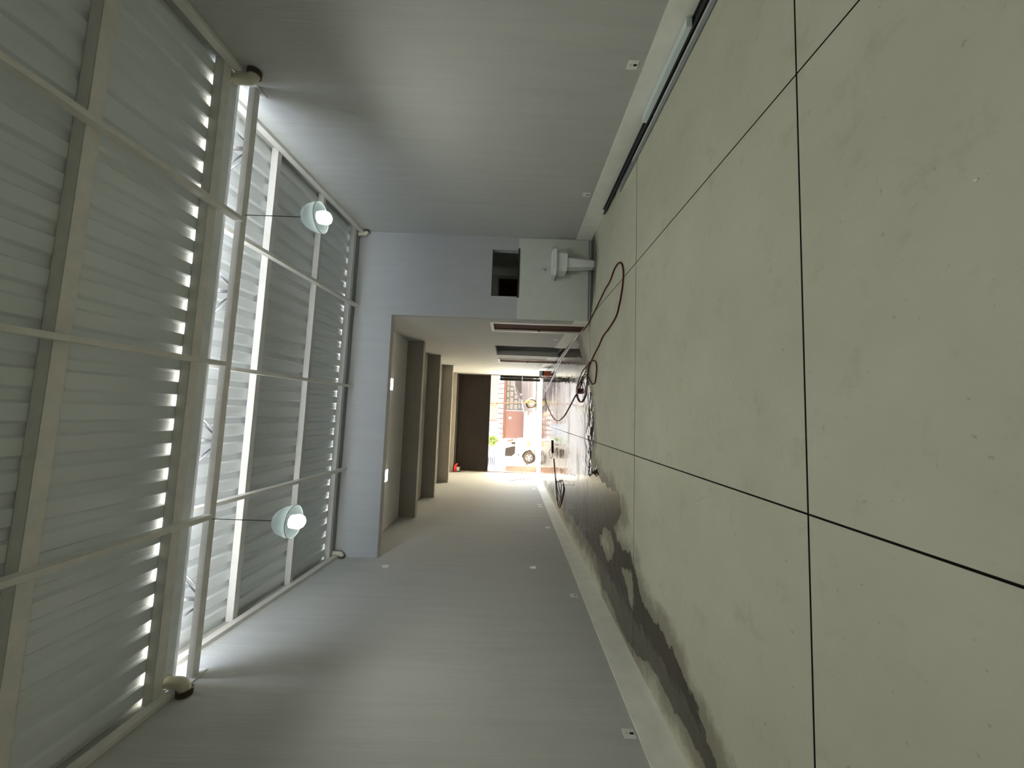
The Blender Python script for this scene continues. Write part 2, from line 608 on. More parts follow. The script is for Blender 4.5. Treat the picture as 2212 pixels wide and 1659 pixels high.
# end wall of the room: header over the corridor + solid part with the hatch window
ZH = 4.19
WX0, WX1, WZ0, WZ1 = 2.462, 3.478, 1.553, 2.11
b = MB()
b.hexa([(XL, D, ZH), (XC, D, ZH), (XC, D + 0.2, ZH), (XL, D + 0.2, ZH), (XL, D, 5.10), (XC, D, 5.04), (XC, D + 0.2, 5.04), (XL, D + 0.2, 5.10)])
b.box(XC, WX0, D, D + 0.15, 0, 5.03)
b.box(WX1, XR, D, D + 0.15, 0, 5.03)
b.box(WX0, WX1, D, D + 0.15, 0, WZ0)
b.box(WX0, WX1, D, D + 0.15, WZ1, 5.03)
tag(b.build('wall_back', M_WALLB), 'pale grey end wall with a small hatch and a wide header above the corridor', 'wall', kind='structure')
b = MB().box(XC + 0.001, XR - 0.03, D - 0.018, D, 0.05, WZ0)
tag(b.build('trim_1', M_DADO), 'smooth greenish grey dado panel behind the washbasin', 'wall panel', kind='structure')

# corridor right wall with two doors and one open niche
d1 = (8.06, 8.83, 2.095)
nic = (11.03, 12.87, 2.13)
d2 = (13.70, 14.52, 2.085)


def cw(b_, y0, y1, z0, z1, t=0.16):
    b_.hexa([(xc(y0), y0, z0), (xc(y0) + t, y0, z0), (xc(y1) + t, y1, z0), (xc(y1), y1, z0),
             (xc(y0), y0, z1), (xc(y0) + t, y0, z1), (xc(y1) + t, y1, z1), (xc(y1), y1, z1)])


b = MB()
yy = [D + 0.15, d1[0], d1[1], nic[0], nic[1], d2[0], d2[1], YS + 0.25]
for k in (0, 2, 4, 6):
    cw(b, yy[k], yy[k + 1], 0, 4.75)
for dd in (d1, nic, d2):
    cw(b, dd[0], dd[1], dd[2], 4.75)
tag(b.build('wall_corridor_right', M_WALL), 'grey right wall of the corridor with two narrow doors and an open recess', 'wall', kind='structure')
# rooms behind: washroom (hatch looks into it) and recess
b = MB()
b.box(XC + 0.16, XR, D + 2.3, D + 2.45, 0, 3.0)
b.box(XC + 0.16, XR, D + 0.15, D + 2.0, 3.0, 3.1)
b.box(XC + 0.16, XR, D + 2.04, D + 2.45, 3.0, 3.1)
b.box(XC + 1.5, XC + 1.66, 10.6, 13.4, 0, 3.0)
b.box(XC + 0.16, XC + 1.66, 10.5, 10.6, 0, 3.0)
b.box(XC + 0.16, XC + 1.66, 13.3, 13.4, 0, 3.0)
b.box(XC + 0.16, XC + 1.66, 10.5, 13.4, 3.0, 3.1)
tag(b.build('wall_washroom', M_WALL), 'inner grey walls of the small rooms seen through hatch and recess', 'wall', kind='structure')
fl2 = MB().box(XC + 0.03, XR, D + 0.15, 13.4, -0.1, 0.0)
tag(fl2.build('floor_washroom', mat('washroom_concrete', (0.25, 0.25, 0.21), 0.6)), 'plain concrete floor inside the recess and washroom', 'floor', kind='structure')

# skirtings (kept as separate lengths)
sk = 0.014
b = MB().box(XL, XL + sk, YB, D, 0, HB)
b.hexa([(XL, D, 0), (XL + sk, D, 0), (XL2 + sk, YS, 0), (XL2, YS, 0), (XL, D, HB), (XL + sk, D, HB), (XL2 + sk, YS, HB), (XL2, YS, HB)])
tag(b.build('baseboard_left', M_BASE), 'tall pale cement skirting along the left wall', 'baseboard', kind='structure')
b = MB().box(XR - sk, XR, YB, D - 0.018, 0, HB)
tag(b.build('baseboard_right', M_BASE), 'tall pale cement skirting along the right wall', 'baseboard', kind='structure')
b = MB()
for y0, y1 in ((D, d1[0] - 0.04), (d1[1] + 0.04, nic[0]), (nic[1] + 0.02, d2[0] - 0.04), (d2[1] + 0.04, YS)):
    b.hexa([(xc(y0) - sk, y0, 0), (xc(y0), y0, 0), (xc(y1), y1, 0), (xc(y1) - sk, y1, 0),
            (xc(y0) - sk, y0, HB), (xc(y0), y0, HB), (xc(y1), y1, HB), (xc(y1) - sk, y1, HB)])
tag(b.build('baseboard_corridor', M_BASE), 'pale cement skirting broken by doors on the right side of the corridor', 'baseboard', kind='structure')

# doors in the corridor
for n_, (y0, y1, zt), lb in (('door_1', d1, 'first narrow maroon door in cream frame, nearest the washbasin'),
                             ('door_2', d2, 'second narrow maroon door in cream frame, beyond the recess')):
    dr = thing(n_, (xc(y0), y0, 0), lb, 'door', kind='structure')
    f = MB()
    X = xc(y0)
    f.box(X - 0.03, X + 0.13, y0 - 0.03, y0 + 0.035, 0, zt + 0.03)
    f.box(X - 0.03, X + 0.13, y1 - 0.035, y1 + 0.05, 0, zt + 0.03)
    f.box(X - 0.03, X + 0.13, y0 + 0.035, y1 - 0.035, zt - 0.035, zt + 0.03)
    fr = f.build('door_frame', M_FRAME, dr, label='cream frame')
    lf = MB().box(X + 0.006, X + 0.15, y0 + 0.036, y1 - 0.036, 0.008, zt - 0.036).build('leaf', M_MAROON, dr)
    hd = MB().lathe([(0.001, -0.06), (0.024, -0.055), (0.028, -0.04), (0.012, -0.03), (0.01, 0.0)], (X + 0.006, y1 - 0.11, 1.0), 12, 'x')
    hd.build('door_knob', M_CHROME, dr)
# threshold / sill of the recess
b = MB().box(XC + 0.0, XC + 0.16, nic[0] + 0.01, nic[0] + 0.03, 0, HB + 0.02)
tag(b.build('trim_2', M_BASE), 'bright skirting return at the near edge of the recess', 'trim', kind='structure')

# hatch window
wd_ = thing('window_1', (WX0, D, WZ0), 'small hatch window with dark sill in the end wall above the dado', 'window', kind='structure')
f = MB()
f.box(WX0 - 0.03, WX1 + 0.03, D - 0.035, D + 0.02, WZ0 - 0.028, WZ0 + 0.006)
f.build('window_sill', M_DARKFR, wd_)
f = MB()
f.box(WX0, WX0 + 0.012, D + 0.0, D + 0.06, WZ0 + 0.006, WZ1)
f.box(WX0, WX1, D + 0.0, D + 0.06, WZ1 - 0.014, WZ1)
f.build('window_frame', M_DARKFR, wd_)

dr = thing('door_3', (3.2, D + 2.28, 0), 'dark maroon door at the back of the washroom, seen through the hatch', 'door', kind='structure')
MB().box(2.80, 3.62, D + 2.25, D + 2.295, 0.01, 2.0).build('leaf', M_MAROON, dr)
f = MB().box(2.75, 2.80, D + 2.24, D + 2.3, 0, 2.05)
f.box(3.62, 3.67, D + 2.24, D + 2.3, 0, 2.05)
f.box(2.80, 3.62, D + 2.24, D + 2.3, 2.0, 2.05)
f.build('door_frame', mat('dark_door_frame', (0.05, 0.03, 0.02), 0.6), dr)

# ------------------------------------------------------------------ corridor ceiling and beams
cc = thing('ceiling', (0, D, 4.66), 'flat plastered corridor ceiling crossed by three deep concrete beams', 'ceiling', kind='structure')
MB().box(XL2 - 0.1, XC2 + 0.16, D + 0.2, YS + 0.3, 4.66, 4.80).build('ceiling_slab', mat('white_plaster', (0.90, 0.885, 0.85), 0.8, var=0.02), cc)
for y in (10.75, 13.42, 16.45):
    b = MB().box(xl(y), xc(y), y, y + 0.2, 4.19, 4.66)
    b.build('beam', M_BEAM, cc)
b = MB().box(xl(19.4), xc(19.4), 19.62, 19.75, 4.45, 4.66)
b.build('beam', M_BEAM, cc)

# ------------------------------------------------------------------ roof (rises a little towards the left wall)
def lerp(v, tab):
    if v <= tab[0][0]:
        return tab[0][1]
    for (a, p), (c, q) in zip(tab, tab[1:]):
        if v <= c:
            return p + (q - p) * (v - a) / (c - a)
    return tab[-1][1]


ZTAB = [(2.7, 0.165), (4.2, 0.17), (4.7, 0.195), (7.7, 0.08)]
YTAB = [(2.7, 0.03), (3.8, 0.11), (4.4, 0.12), (5.4, 0.16), (6.4, 0.1), (7.6, 0.03)]


def R(x, y, z):
    t = (XR - x) / (XR - XL)
    return (x, y + t * lerp(y, YTAB), z + t * lerp(y, ZTAB))


def rbox(b_, x0, x1, y0, y1, z0, z1, slope0=0.0):
    b_.hexa([R(x0, y0, z0), R(x1, y0, z0), R(x1, y1, z0), R(x0, y1, z0), R(x0, y0, z1), R(x1, y0, z1), R(x1, y1, z1), R(x0, y1, z1)])


def rhex(b_, x0, x1, y0, y1, za, zb, h):     # bar along y whose underside runs from za to zb
    b_.hexa([R(x0, y0, za), R(x1, y0, za), R(x1, y1, zb), R(x0, y1, zb), R(x0, y0, za + h), R(x1, y0, za + h), R(x1, y1, zb + h), R(x0, y1, zb + h)])


def znear(y):
    return 4.775 - 0.055 * (y - 3.9)      # underside of the near rafters


def zfar(y):
    return 5.113 - 0.085 * (y - 4.64)     # underside of the far rafters


RAFX = [2.13, 0.44, -1.26]
roof = thing('ceiling', (0, 4, 5), 'ribbed metal roof on steel rafters and purlins, split by a strip of daylight', 'roof', kind='structure')
for x0, x1 in [(XR - 0.05, XR - 0.002), (XL + 0.002, XL + 0.05)] + [(x - 0.024, x + 0.024) for x in RAFX]:
    b = MB()
    ye = 3.92 if x1 - x0 > 0.0479 and (x1 > XR - 0.06 or x0 < XL + 0.06) else 4.16   # those along the walls stop short of the drains
    rhex(b, x0, x1, YB, ye, znear(YB), znear(ye), 0.10)
    b.build('rafter', M_STEEL, roof)
    b = MB()
    rhex(b, x0, x1, 4.30, 7.735, zfar(4.30), zfar(7.735), 0.10)
    b.build('rafter', M_STEEL, roof)


def purlin(y, z, m, w=0.105, h=0.10):
    b_ = MB()                              # lipped channel, open side away from the camera
    t = 0.004
    rbox(b_, XL + .002, XR - .002, y, y + t, z, z + h)
    rbox(b_, XL + .002, XR - .002, y, y + w, z, z + t)
    rbox(b_, XL + .002, XR - .002, y, y + w, z + h - t, z + h)
    rbox(b_, XL + .002, XR - .002, y + w - t, y + w, z, z + 0.02)
    return b_.build('purlin', m, roof)


for y in (-3.6, -2.54, -1.48, -0.42, 0.64, 1.70, 2.72, 3.80):
    purlin(y, znear(y) + 0.10, M_STEEL)
for y in (5.22, 6.37, 7.49):
    purlin(y, zfar(y) + 0.10, M_WSTEEL, w=0.085)

# trapezoidal sheets, one metre wide, four ribs each, lapped
PITCH_R = 0.2495


def sheet(x_left, ya, yb, za, zb, lift):
    b_ = MB()
    xs = []
    x = x_left
    for k in range(4):
        xs += [(x, 0), (x + 0.118, 0), (x + 0.142, 0.038), (x + 0.218, 0.038)]
        x += PITCH_R
        xs += [(x - 0.006, 0)]
    xs += [(x + 0.05, 0.0)]
    xs = [(min(max(a, XL - 0.03), XR + 0.03), h) for a, h in xs]
    ny = 6
    V, F = [], []
    for j in range(ny + 1):
        y = ya + (yb - ya) * j / ny
        z = za + (zb - za) * j / ny
        for a, h in xs:
            V.append(R(a, y, z + h + lift))
    n = len(xs)
    for j in range(ny):
        for i in range(n - 1):
            if abs(xs[i + 1][0] - xs[i][0]) < 1e-5:
                continue
            F.append((j * n + i, j * n + i + 1, (j + 1) * n + i + 1, (j + 1) * n + i))
    b_.add(V, F)
    return b_.build('roof_sheet', M_SHEET, roof, recalc=False)


x = XL - 0.17
k = 0
while x < XR - 0.05:
    zn = lambda y: znear(y) + 0.201
    zf = lambda y: zfar(y) + 0.201
    sheet(x, YB, 3.865, zn(YB), zn(3.865), 0.003 * (k % 2))
    sheet(x, 4.20, 7.63, zf(4.20), zf(7.63), 0.003 * (k % 2))
    x += 4 * PITCH_R
    k += 1

# truss carrying the step in the roof
tr = thing('roof_truss', (0, 4.25, 4.85), 'slim steel lattice truss spanning the roof beside the daylight gap', 'truss')
YT = 4.17
b = MB()
rbox(b, XL + .002, XR - .002, YT, YT + 0.085, 4.80, 4.87)
b.build('lower_chord', M_STEEL, tr)
b = MB()
rbox(b, XL + .002, XR - .002, YT, YT + 0.085, 5.255, 5.335)
b.build('upper_chord', M_STEEL, tr)
for x in (3.02, 1.29, -0.43, -2.17):
    b = MB()
    rbox(b, x - 0.014, x + 0.014, YT + 0.02, YT + 0.06, 4.87, 5.255)
    b.build('post', M_DSTEEL, tr)
    for s in (-1, 1):
        for q in (0, 0.055):
            b = MB()
            y_ = YT + (0.012 if q == 0 else 0.073)
            b.beam(R(x + s * (0.08), y_, 4.865), R(x + s * (0.42), y_, 5.258), 0.006, 0.018)
            b.build('diagonal', M_DSTEEL, tr)
for s, x in ((1, XR), (-1, XL)):
    b = MB()
    rbox(b, min(x, x - s * 0.012), max(x, x - s * 0.012), YT - 0.06, YT + 0.16, 4.76, 4.90)
    b.build('end_plate', M_WSTEEL, tr)

# gutters
gut = MB()
prof = [(3.907, 4.955), (3.907, 4.935), (3.925, 4.922), (4.05, 4.915), (4.10, 4.925), (4.13, 4.955), (4.135, 4.99)]
V, F = [], []
for X in (XR - .003, XL + .003):
    for y, z in prof:
        V.append(R(X, y, z))
    for y, z in prof[::-1]:
        V.append(R(X, y + (0.004 if y < 4 else -0.004), z + 0.004))
n = len(prof) * 2
for i in range(n):
    F.append((i, (i + 1) % n, n + (i + 1) % n, n + i))
gut.add(V, F)
tag(gut.build('roof_gutter', M_GUT), 'wide zinc gutter under the low edge of the near roof', 'gutter')
gut = MB()
for (ya, yb, za, zb) in ((7.60, 7.604, 4.97, 5.05), (7.60, 7.7365, 4.966, 4.97), (7.732, 7.7365, 4.97, 5.06)):
    rbox(gut, XL + .003, XR - .003, ya, yb, za, zb)
tag(gut.build('roof_gutter', mat('dark_zinc_gutter', (0.25, 0.26, 0.26), 0.5, metal=0.3)), 'dark narrow gutter at the far edge of the roof, against the end wall', 'gutter')


# PVC drain elbows
def elbow(loc, side, r, drop, run, label):
    t = thing('drain_elbow', loc, label, 'drain pipe', 'white drain elbows from the gutters')
    x, y, z = loc
    pts = [(x, y, z + drop)]
    Rb = r * 1.15
    pts.append((x, y, z + Rb))
    for k in range(1, 7):
        a = k / 6 * math.pi / 2
        pts.append((x + side * Rb * (1 - math.cos(a)), y, z + Rb - Rb * math.sin(a)))
    pts.append((x + side * run, y, z))
    MB().tube(pts, r, 20).build('pipe', M_PVC, t)
    MB().tube([(x + side * (Rb * 0.95), y, z), (x + side * (Rb * 0.95 + r * 0.6), y, z)], r * 1.12, 20).build('socket', M_PVC, t)
    MB().tube([(x + side * (run - r * 1.0), y, z), (x + side * run, y, z)], r * 1.28, 20).build('collar', M_COLLAR, t, label='dark brown sealant collar')
    MB().tube([(x, y, z + drop - 0.02), (x, y, z + drop)], r * 1.2, 20).build('outlet_flange', M_PVC, t)
    return t


elbow((XR - 0.10, 3.97, 4.672), 1, 0.058, 0.245, 0.10, 'large cream drain elbow at the right end of the truss')
elbow((XL + 0.11, 4.075, 4.875), -1, 0.058, 0.215, 0.11, 'large cream drain elbow at the left end of the truss')
elbow((XR - 0.085, 7.665, 4.80), 1, 0.045, 0.165, 0.085, 'small white drain elbow in the far right roof corner')
elbow((XL + 0.09, 7.665, 4.87), -1, 0.045, 0.175, 0.09, 'small white drain elbow in the far left roof corner')


# ------------------------------------------------------------------ pendant lamps
def lamp(loc, top, label):
    """loc = centre of the rim; top = height of the cord fixing."""
    t = thing('pendant_lamp', loc, label, 'lamp', 'pendant lamps hung from the truss')
    x, y, z = loc
    h = 0.215
    prof_ = []
    for k in range(13):
        a = k / 12 * math.pi / 2
        prof_.append((0.03 + 0.146 * math.sin(a) ** 0.95, z + h * math.cos(a) ** 1.1))
    MB().lathe(prof_, (x, y, 0), 40).build('lamp_shade', M_OPAL, t)
    rr = 0.176
    ring = [(x + rr * math.cos(2 * math.pi * k / 40), y + rr * math.sin(2 * math.pi * k / 40), z) for k in range(41)]
    MB().tube(ring, 0.006, 8, cap=False).build('rim', M_RIM, t)
    MB().lathe([(0.0, z + h + 0.035), (0.018, z + h + 0.03), (0.034, z + h + 0.006), (0.036, z + h - 0.01), (0.0, z + h - 0.012)], (x, y, 0), 20).build('cap', M_BLACK, t)
    bp_ = [(0.001, z - 0.122), (0.035, z - 0.117), (0.060, z - 0.10), (0.073, z - 0.078), (0.078, z - 0.05), (0.078, z - 0.04)]
    MB().lathe(bp_, (x, y, 0), 24).build('bulb', M_BULB, t)           # only the dome of an LED bulb gives light
    MB().lathe([(0.078, z - 0.04), (0.076, z - 0.01), (0.070, z + 0.03)], (x, y, 0), 24).build('bulb_collar', M_BULBN, t)
    MB().lathe([(0.070, z + 0.03), (0.045, z + 0.08), (0.024, z + 0.12), (0.022, z + h - 0.012)], (x, y, 0), 24).build('lamp_holder', M_WPLAST, t)
    MB().tube([(x, y, z + h + 0.03), (x, y, top)], 0.0045, 6).build('cord', M_BLACK, t)
    ld = bpy.data.lights.new('bulb_light', 'SPOT')                      # the bulb throws its light downwards and sideways
    ld.energy = BULB_WATTS
    ld.color = (0.97, 1.0, 0.91)
    ld.spot_size = math.radians(180)
    ld.spot_blend = 0.85
    ld.shadow_soft_size = 0.05
    lo = bpy.data.objects.new('bulb_light', ld)
    C.objects.link(lo)
    lo.parent = t
    lo.location = (0, 0, -0.175)
    return t


L1 = lamp((2.22, 4.25, 3.945), 4.84, 'lit glass pendant lamp hanging near the right wall')
lamp((-1.29, 4.27, 4.00), 4.925, 'lit glass pendant lamp hanging towards the left wall')
# an added pair, out of view behind the viewer, to brighten the near room
lamp((2.13, 0.30, 3.95), znear(0.3), 'added glass pendant lamp, unseen behind the viewer on the right side')
lamp((-1.26, 0.30, 4.00), znear(0.3) + 0.12, 'added glass pendant lamp, unseen behind the viewer on the left side')

# flush LED panels in the corridor ceiling
for x, lb in ((0.615, 'lit square ceiling light nearer the right corridor wall'), (-1.66, 'lit square ceiling light nearer the left corridor wall')):
    t = thing('ceiling_light', (x, 9.35, 4.66), lb, 'ceiling light', 'square lights in the corridor ceiling')
    MB().box(x - 0.15, x + 0.15, 9.2, 9.5, 4.635, 4.66).build('housing', M_WPLAST, t)
    MB().box(x - 0.14, x + 0.14, 9.21, 9.49, 4.625, 4.635).build('diffuser', M_PANEL, t)


# ------------------------------------------------------------------ outlets and switches
def outlet(x, y, z, side, label, w=0.112, slot=True, group='white wall outlet plates'):
    t = thing('wall_outlet', (x, y, z), label, 'outlet', group)
    s = side                              # direction the plate faces along x
    a, b_ = sorted((x, x + s * 0.008))
    MB().bevbox(a, b_, y - w / 2, y + w / 2, z - 0.059, z + 0.059, 0.003).build('cover_plate', M_WPLAST, t)
    a, b_ = sorted((x + s * 0.008, x + s * 0.0095))
    if slot:
        MB().box(a, b_, y - 0.012, y + 0.012, z - 0.043, z - 0.004).build('socket_slot', M_SOCKET, t)
    MB().box(a, b_, y - 0.010, y + 0.010, z + 0.012, z + 0.036).build('rocker', mat('grey_plastic', (0.6, 0.6, 0.57), 0.4), t)
    return t


outlet(XR, 3.704, 0.447, -1, 'white outlet plate on the right wall, nearest the viewer')
outlet(XR, 6.09, 0.45, -1, 'white outlet plate on the right wall, near the washbasin corner')
outlet(XL, 3.753, 0.405, 1, 'white outlet plate on the left wall, nearest the viewer')
outlet(XL, 6.42, 0.462, 1, 'white outlet plate low on the left wall, second from the viewer')
outlet(XL, 7.50, 1.075, 1, 'white switch plate at waist height on the left wall by the header', w=0.10, slot=False)
outlet(XL, 7.34, 3.89, 1, 'white switch plate high on the left wall under the roof', slot=False)
outlet(xl(10.2), 10.2, 0.50, 1, 'white outlet plate low on the left wall just inside the corridor', slot=False)
for y, z, q in ((12.55, 0.50, 'nearer of the two touching'), (12.85, 0.50, 'farther of the two touching')):
    outlet(xl(y), y, z, 1, q + ' outlet plates low on the left corridor wall', slot=False)
outlet(xl(15.6), 15.6, 0.50, 1, 'white outlet plate on the left corridor wall, closest to the street', slot=False)
outlet(xc(9.8), 9.82, 0.451, -1, 'white outlet plate between first door and recess', slot=False)
outlet(xc(15.6), 15.6, 0.60, -1, 'white outlet plate on the right corridor wall past the second door', slot=False)

# ------------------------------------------------------------------ washbasin and tap
sk_ = thing('washbasin', (3.125, 7.5, 0), 'white angular pedestal washbasin standing against the dado panel', 'sink')


def prism_z(b_, poly0, poly1, z0, z1):
    n_ = len(poly0)
    V_ = [(x_, y_, z0) for x_, y_ in poly0] + [(x_, y_, z1) for x_, y_ in poly1]
    F_ = [tuple(range(n_ - 1, -1, -1)), tuple(range(n_, 2 * n_))] + [(i_, (i_ + 1) % n_, n_ + (i_ + 1) % n_, n_ + i_) for i_ in range(n_)]
    b_.add(V_, F_)


def octa(xa, xb, yf, yb_, ch):
    return [(xa, yb_), (xa, yf + ch), (xa + ch, yf), (xb - ch, yf), (xb, yf + ch), (xb, yb_)]


YW = D - 0.018
b = MB()
outer = octa(2.83, 3.43, 7.27, YW, 0.10)
inner = octa(2.90, 3.36, 7.33, YW - 0.12, 0.08)
n = len(outer)
V = [(x_, y_, 0.785) for x_, y_ in outer] + [(x_, y_, 0.86) for x_, y_ in outer] + [(x_, y_, 0.86) for x_, y_ in inner] + \
    [(x_ * 0.8 + 3.13 * 0.2, y_ * 0.8 + 7.46 * 0.2, 0.73) for x_, y_ in inner]
F = []
for lay in range(3):
    F += [(lay * n + i, lay * n + (i + 1) % n, (lay + 1) * n + (i + 1) % n, (lay + 1) * n + i) for i in range(n)]
F.append(tuple(range(3 * n, 4 * n)))
b.add(V, F)
b.build('basin_rim', M_PORC, sk_)
b = MB()
prism_z(b, octa(2.94, 3.345, 7.34, YW, 0.08), octa(2.92, 3.365, 7.33, YW, 0.08), 0.56, 0.785)
b.build('basin_bowl', M_PORC, sk_)
b = MB()
prism_z(b, octa(3.055, 3.20, 7.41, 7.62, 0.035), octa(3.02, 3.235, 7.37, 7.64, 0.05), 0.0, 0.56)
b.build('pedestal', M_PORC, sk_)
fc = thing('wall_tap', (3.06, YW, 1.0), 'small chrome tap on the dado panel above the washbasin', 'tap')
b = MB().tube([(3.06, YW, 0.985), (3.06, YW - 0.07, 0.985), (3.06, YW - 0.11, 0.975), (3.06, YW - 0.125, 0.94)], 0.012, 10)
b.lathe([(0.001, -0.0), (0.03, -0.0), (0.03, -0.012), (0.001, -0.012)], (3.06, YW, 0.985), 14, 'y')
b.build('spout', M_CHROME, fc)
b = MB().lathe([(0.008, 0.99), (0.008, 1.02), (0.024, 1.022), (0.026, 1.045), (0.001, 1.05)], (3.06, YW - 0.06, 0), 12)
b.build('handle', M_CHROME, fc)

# ------------------------------------------------------------------ metal profiles along the right wall
p1 = MB()
p1.box(3.655, 3.752, 2.55, 6.50, 0.030, 0.036)
p1.box(3.655, 3.661, 2.55, 6.50, 0.030, 0.060)
p1.box(3.746, 3.752, 2.55, 6.50, 0.030, 0.060)
for y in (2.8, 4.3, 5.9):
    p1.box(3.68, 3.74, y, y + 0.12, 0.0, 0.030)
tag(p1.build('metal_channel', mat('charcoal_metal', (0.035, 0.037, 0.04), 0.5)), 'long dark charcoal metal channel resting on blocks along the right skirting', 'metal profile')
p2 = MB().bevbox(3.650, 3.742, 3.19, 4.35, 0.0605, 0.118, 0.004)
tag(p2.build('square_tube', M_ALUW), 'short pale bluish white tube lying on the dark channel by the right wall', 'metal profile')
p3 = MB()
p3.box(3.545, 3.648, 2.45, 5.62, 0.010, 0.016)
p3.box(3.628, 3.648, 2.45, 5.62, 0.016, 0.020)
for y in (2.7, 4.1, 5.4):
    p3.box(3.57, 3.64, y, y + 0.06, 0.0, 0.010)
tag(p3.build('flat_strip', M_ALU), 'flat grey metal strip lying on the floor in front of the channel', 'metal profile')
p4 = MB().bevbox(3.606, 3.627, 2.6, 5.0, 0.0165, 0.030, 0.003)
tag(p4.build('thin_bar', M_WSTEEL), 'thin bright bar lying on top of the flat grey strip', 'metal profile')

# ------------------------------------------------------------------ hoses and cables on the floor
def hose(name, pts, r, m, label, cat='hose', z=None, parent=None):
    P_ = [Vector((p.x, p.y, (r + 0.002) if len(pts[0]) == 2 else p.z)) for p in spline(pts)]
    # lift later passes over earlier ones where they cross
    o_ = MB().tube(P_, r, 8).build(name, m, parent)
    if label:
        tag(o_, label, cat)
    return o_


hose_a = [(1.93, 8.36), (1.945, 7.95), (1.99, 7.60), (2.16, 6.82), (2.24, 6.46), (2.28, 6.13), (2.37, 5.91), (2.40, 5.76), (2.38, 5.60), (2.31, 5.47), (2.17, 5.39),
          (2.00, 5.40), (1.85, 5.47), (1.70, 5.58), (1.57, 5.74), (1.47, 6.17), (1.42, 6.54), (1.30, 6.84), (1.22, 7.13), (1.12, 7.42),
          (0.99, 7.68), (0.89, 7.76), (0.75, 7.83), (0.60, 7.90), (0.45, 8.00), (0.35, 8.20), (0.30, 8.41), (0.32, 8.69), (0.42, 8.95),
          (0.52, 9.04), (0.62, 8.97), (0.74, 8.76), (0.85, 8.56), (0.99, 8.17), (1.01, 7.89), (1.04, 7.66), (1.08, 7.48), (1.08, 7.27),
          (1.04, 7.09), (0.95, 7.00), (0.86, 6.98), (0.72, 7.04), (0.63, 7.11), (0.61, 7.20), (0.64, 7.31), (0.74, 7.53), (0.85, 7.76),
          (0.87, 8.08), (0.84, 8.33), (0.71, 8.64), (0.62, 8.87), (0.58, 8.97)]
hz = []
for i, p in enumerate(hose_a):
    lift = 0.0
    if 19 <= i <= 24:
        lift = 0.0
    if 30 <= i <= 37:
        lift = 0.022
    if i >= 43:
        lift = 0.024 if i < 48 else 0.012
    hz.append((p[0], p[1], 0.0135 + lift))
dh = thing('extension_hose', (1.0, 7.4, 0), 'dark red hose looping across the floor from the first door to a coil', 'hose')
MB().tube(spline(hz), 0.0125, 8).build('hose_length', M_HOSE, dh)
lp = [(0.63, 8.80, .03), (0.72, 8.69, .03), (0.74, 8.50, .03), (0.72, 8.32, .03), (0.65, 8.25, .03), (0.56, 8.24, .03), (0.51, 8.32, .03), (0.52, 8.53, .03), (0.58, 8.9, .03)]
MB().tube(spline(lp), 0.0085, 8).build('hose_loop', M_HOSE, dh)
MB().bevbox(0.50, 0.62, 8.62, 8.82, 0.0, 0.075, 0.012).build('connector_block', mat('dark_red_plastic', (0.10, 0.02, 0.016), 0.4), dh)
tl = [(0.58, 8.87), (0.49, 9.17), (0.44, 9.38), (0.24, 10.01), (0.09, 10.53), (-0.04, 11.03), (-0.12, 11.50), (-0.19, 12.02), (-0.21, 12.49),
      (-0.20, 13.01), (-0.13, 13.71), (-0.03, 14.35), (0.14, 15.08), (0.34, 15.89), (0.53, 16.61), (0.70, 17.05), (0.86, 17.0), (0.96, 16.66)]
MB().tube(spline([(x_, y_, 0.012) for x_, y_ in tl]), 0.0105, 8).build('hose_tail', M_HOSE, dh)
hose('floor_cable', [(1.00, 16.60), (1.12, 17.3), (1.30, 17.9), (1.55, 18.25), (1.80, 18.6)], 0.011, M_WCABLE,
     'white cable on the wet floor running towards the street doorway', 'cable')
hose('floor_cable', [(1.04, 16.55), (1.11, 16.09), (1.23, 15.20), (1.38, 14.28), (1.50, 13.58), (1.60, 12.94), (1.69, 12.27), (1.79, 11.6), (1.87, 10.64), (1.93, 9.6), (1.955, 8.95)],
     0.011, M_HOSEL, 'pale pink hose along the foot of the right corridor wall', 'cable')
hose('floor_cable', [(1.93, 10.9), (1.88, 11.8), (1.80, 12.7), (1.70, 13.8), (1.62, 14.6)], 0.010, M_WCABLE,
     'white cable lying across the mouth of the recess', 'cable')

cl = thing('cable_coil', (-2.3, 11.6, 0), 'dark coiled cable on the wet floor near the left corridor wall', 'cable')
c1_ = [(-1.56, 13.27), (-1.78, 13.08), (-2.01, 12.82), (-2.15, 12.66), (-2.32, 12.49), (-2.55, 12.26), (-2.73, 12.04), (-2.81, 11.78), (-2.81, 11.52),
       (-2.69, 11.28), (-2.50, 11.12), (-2.33, 10.95), (-2.19, 10.79), (-2.06, 10.78), (-2.02, 10.88), (-2.05, 11.10), (-1.97, 11.27), (-1.98, 11.43),
       (-2.08, 11.63), (-2.12, 12.03), (-2.24, 12.07), (-2.36, 11.87), (-2.44, 11.56), (-2.47, 11.32)]
MB().tube(spline([(x_, y_, 0.013 + 0.02 * (i > 14)) for i, (x_, y_) in enumerate(c1_)]), 0.012, 8).build('coil', M_HOSE, cl)
c2_ = [(-2.05, 11.10, .03), (-2.19, 11.07, .04), (-2.37, 11.09, .04), (-2.56, 11.27, .035), (-2.75, 11.50, .03)]
MB().tube(spline(c2_), 0.012, 8).build('coil_strand', M_HOSE, cl)
hose('floor_cable', [(-2.04, 11.02), (-1.96, 10.71), (-1.92, 10.35), (-1.80, 9.78), (-1.75, 9.41), (-1.68, 9.13)], 0.005, M_GPOLE,
     'thin grey wire wriggling away from the dark coil', 'cable')
ps = thing('power_strip', (-1.2, 13.77, 0), 'dark red power strip on the wet floor left of the corridor centre', 'power strip')
b = MB()
b.beam((-0.97, 13.86, 0.022), (-1.41, 13.68, 0.022), 0.07, 0.04)
b.build('strip_body', mat('dark_red_plastic', (0.10, 0.02, 0.016), 0.4), ps)
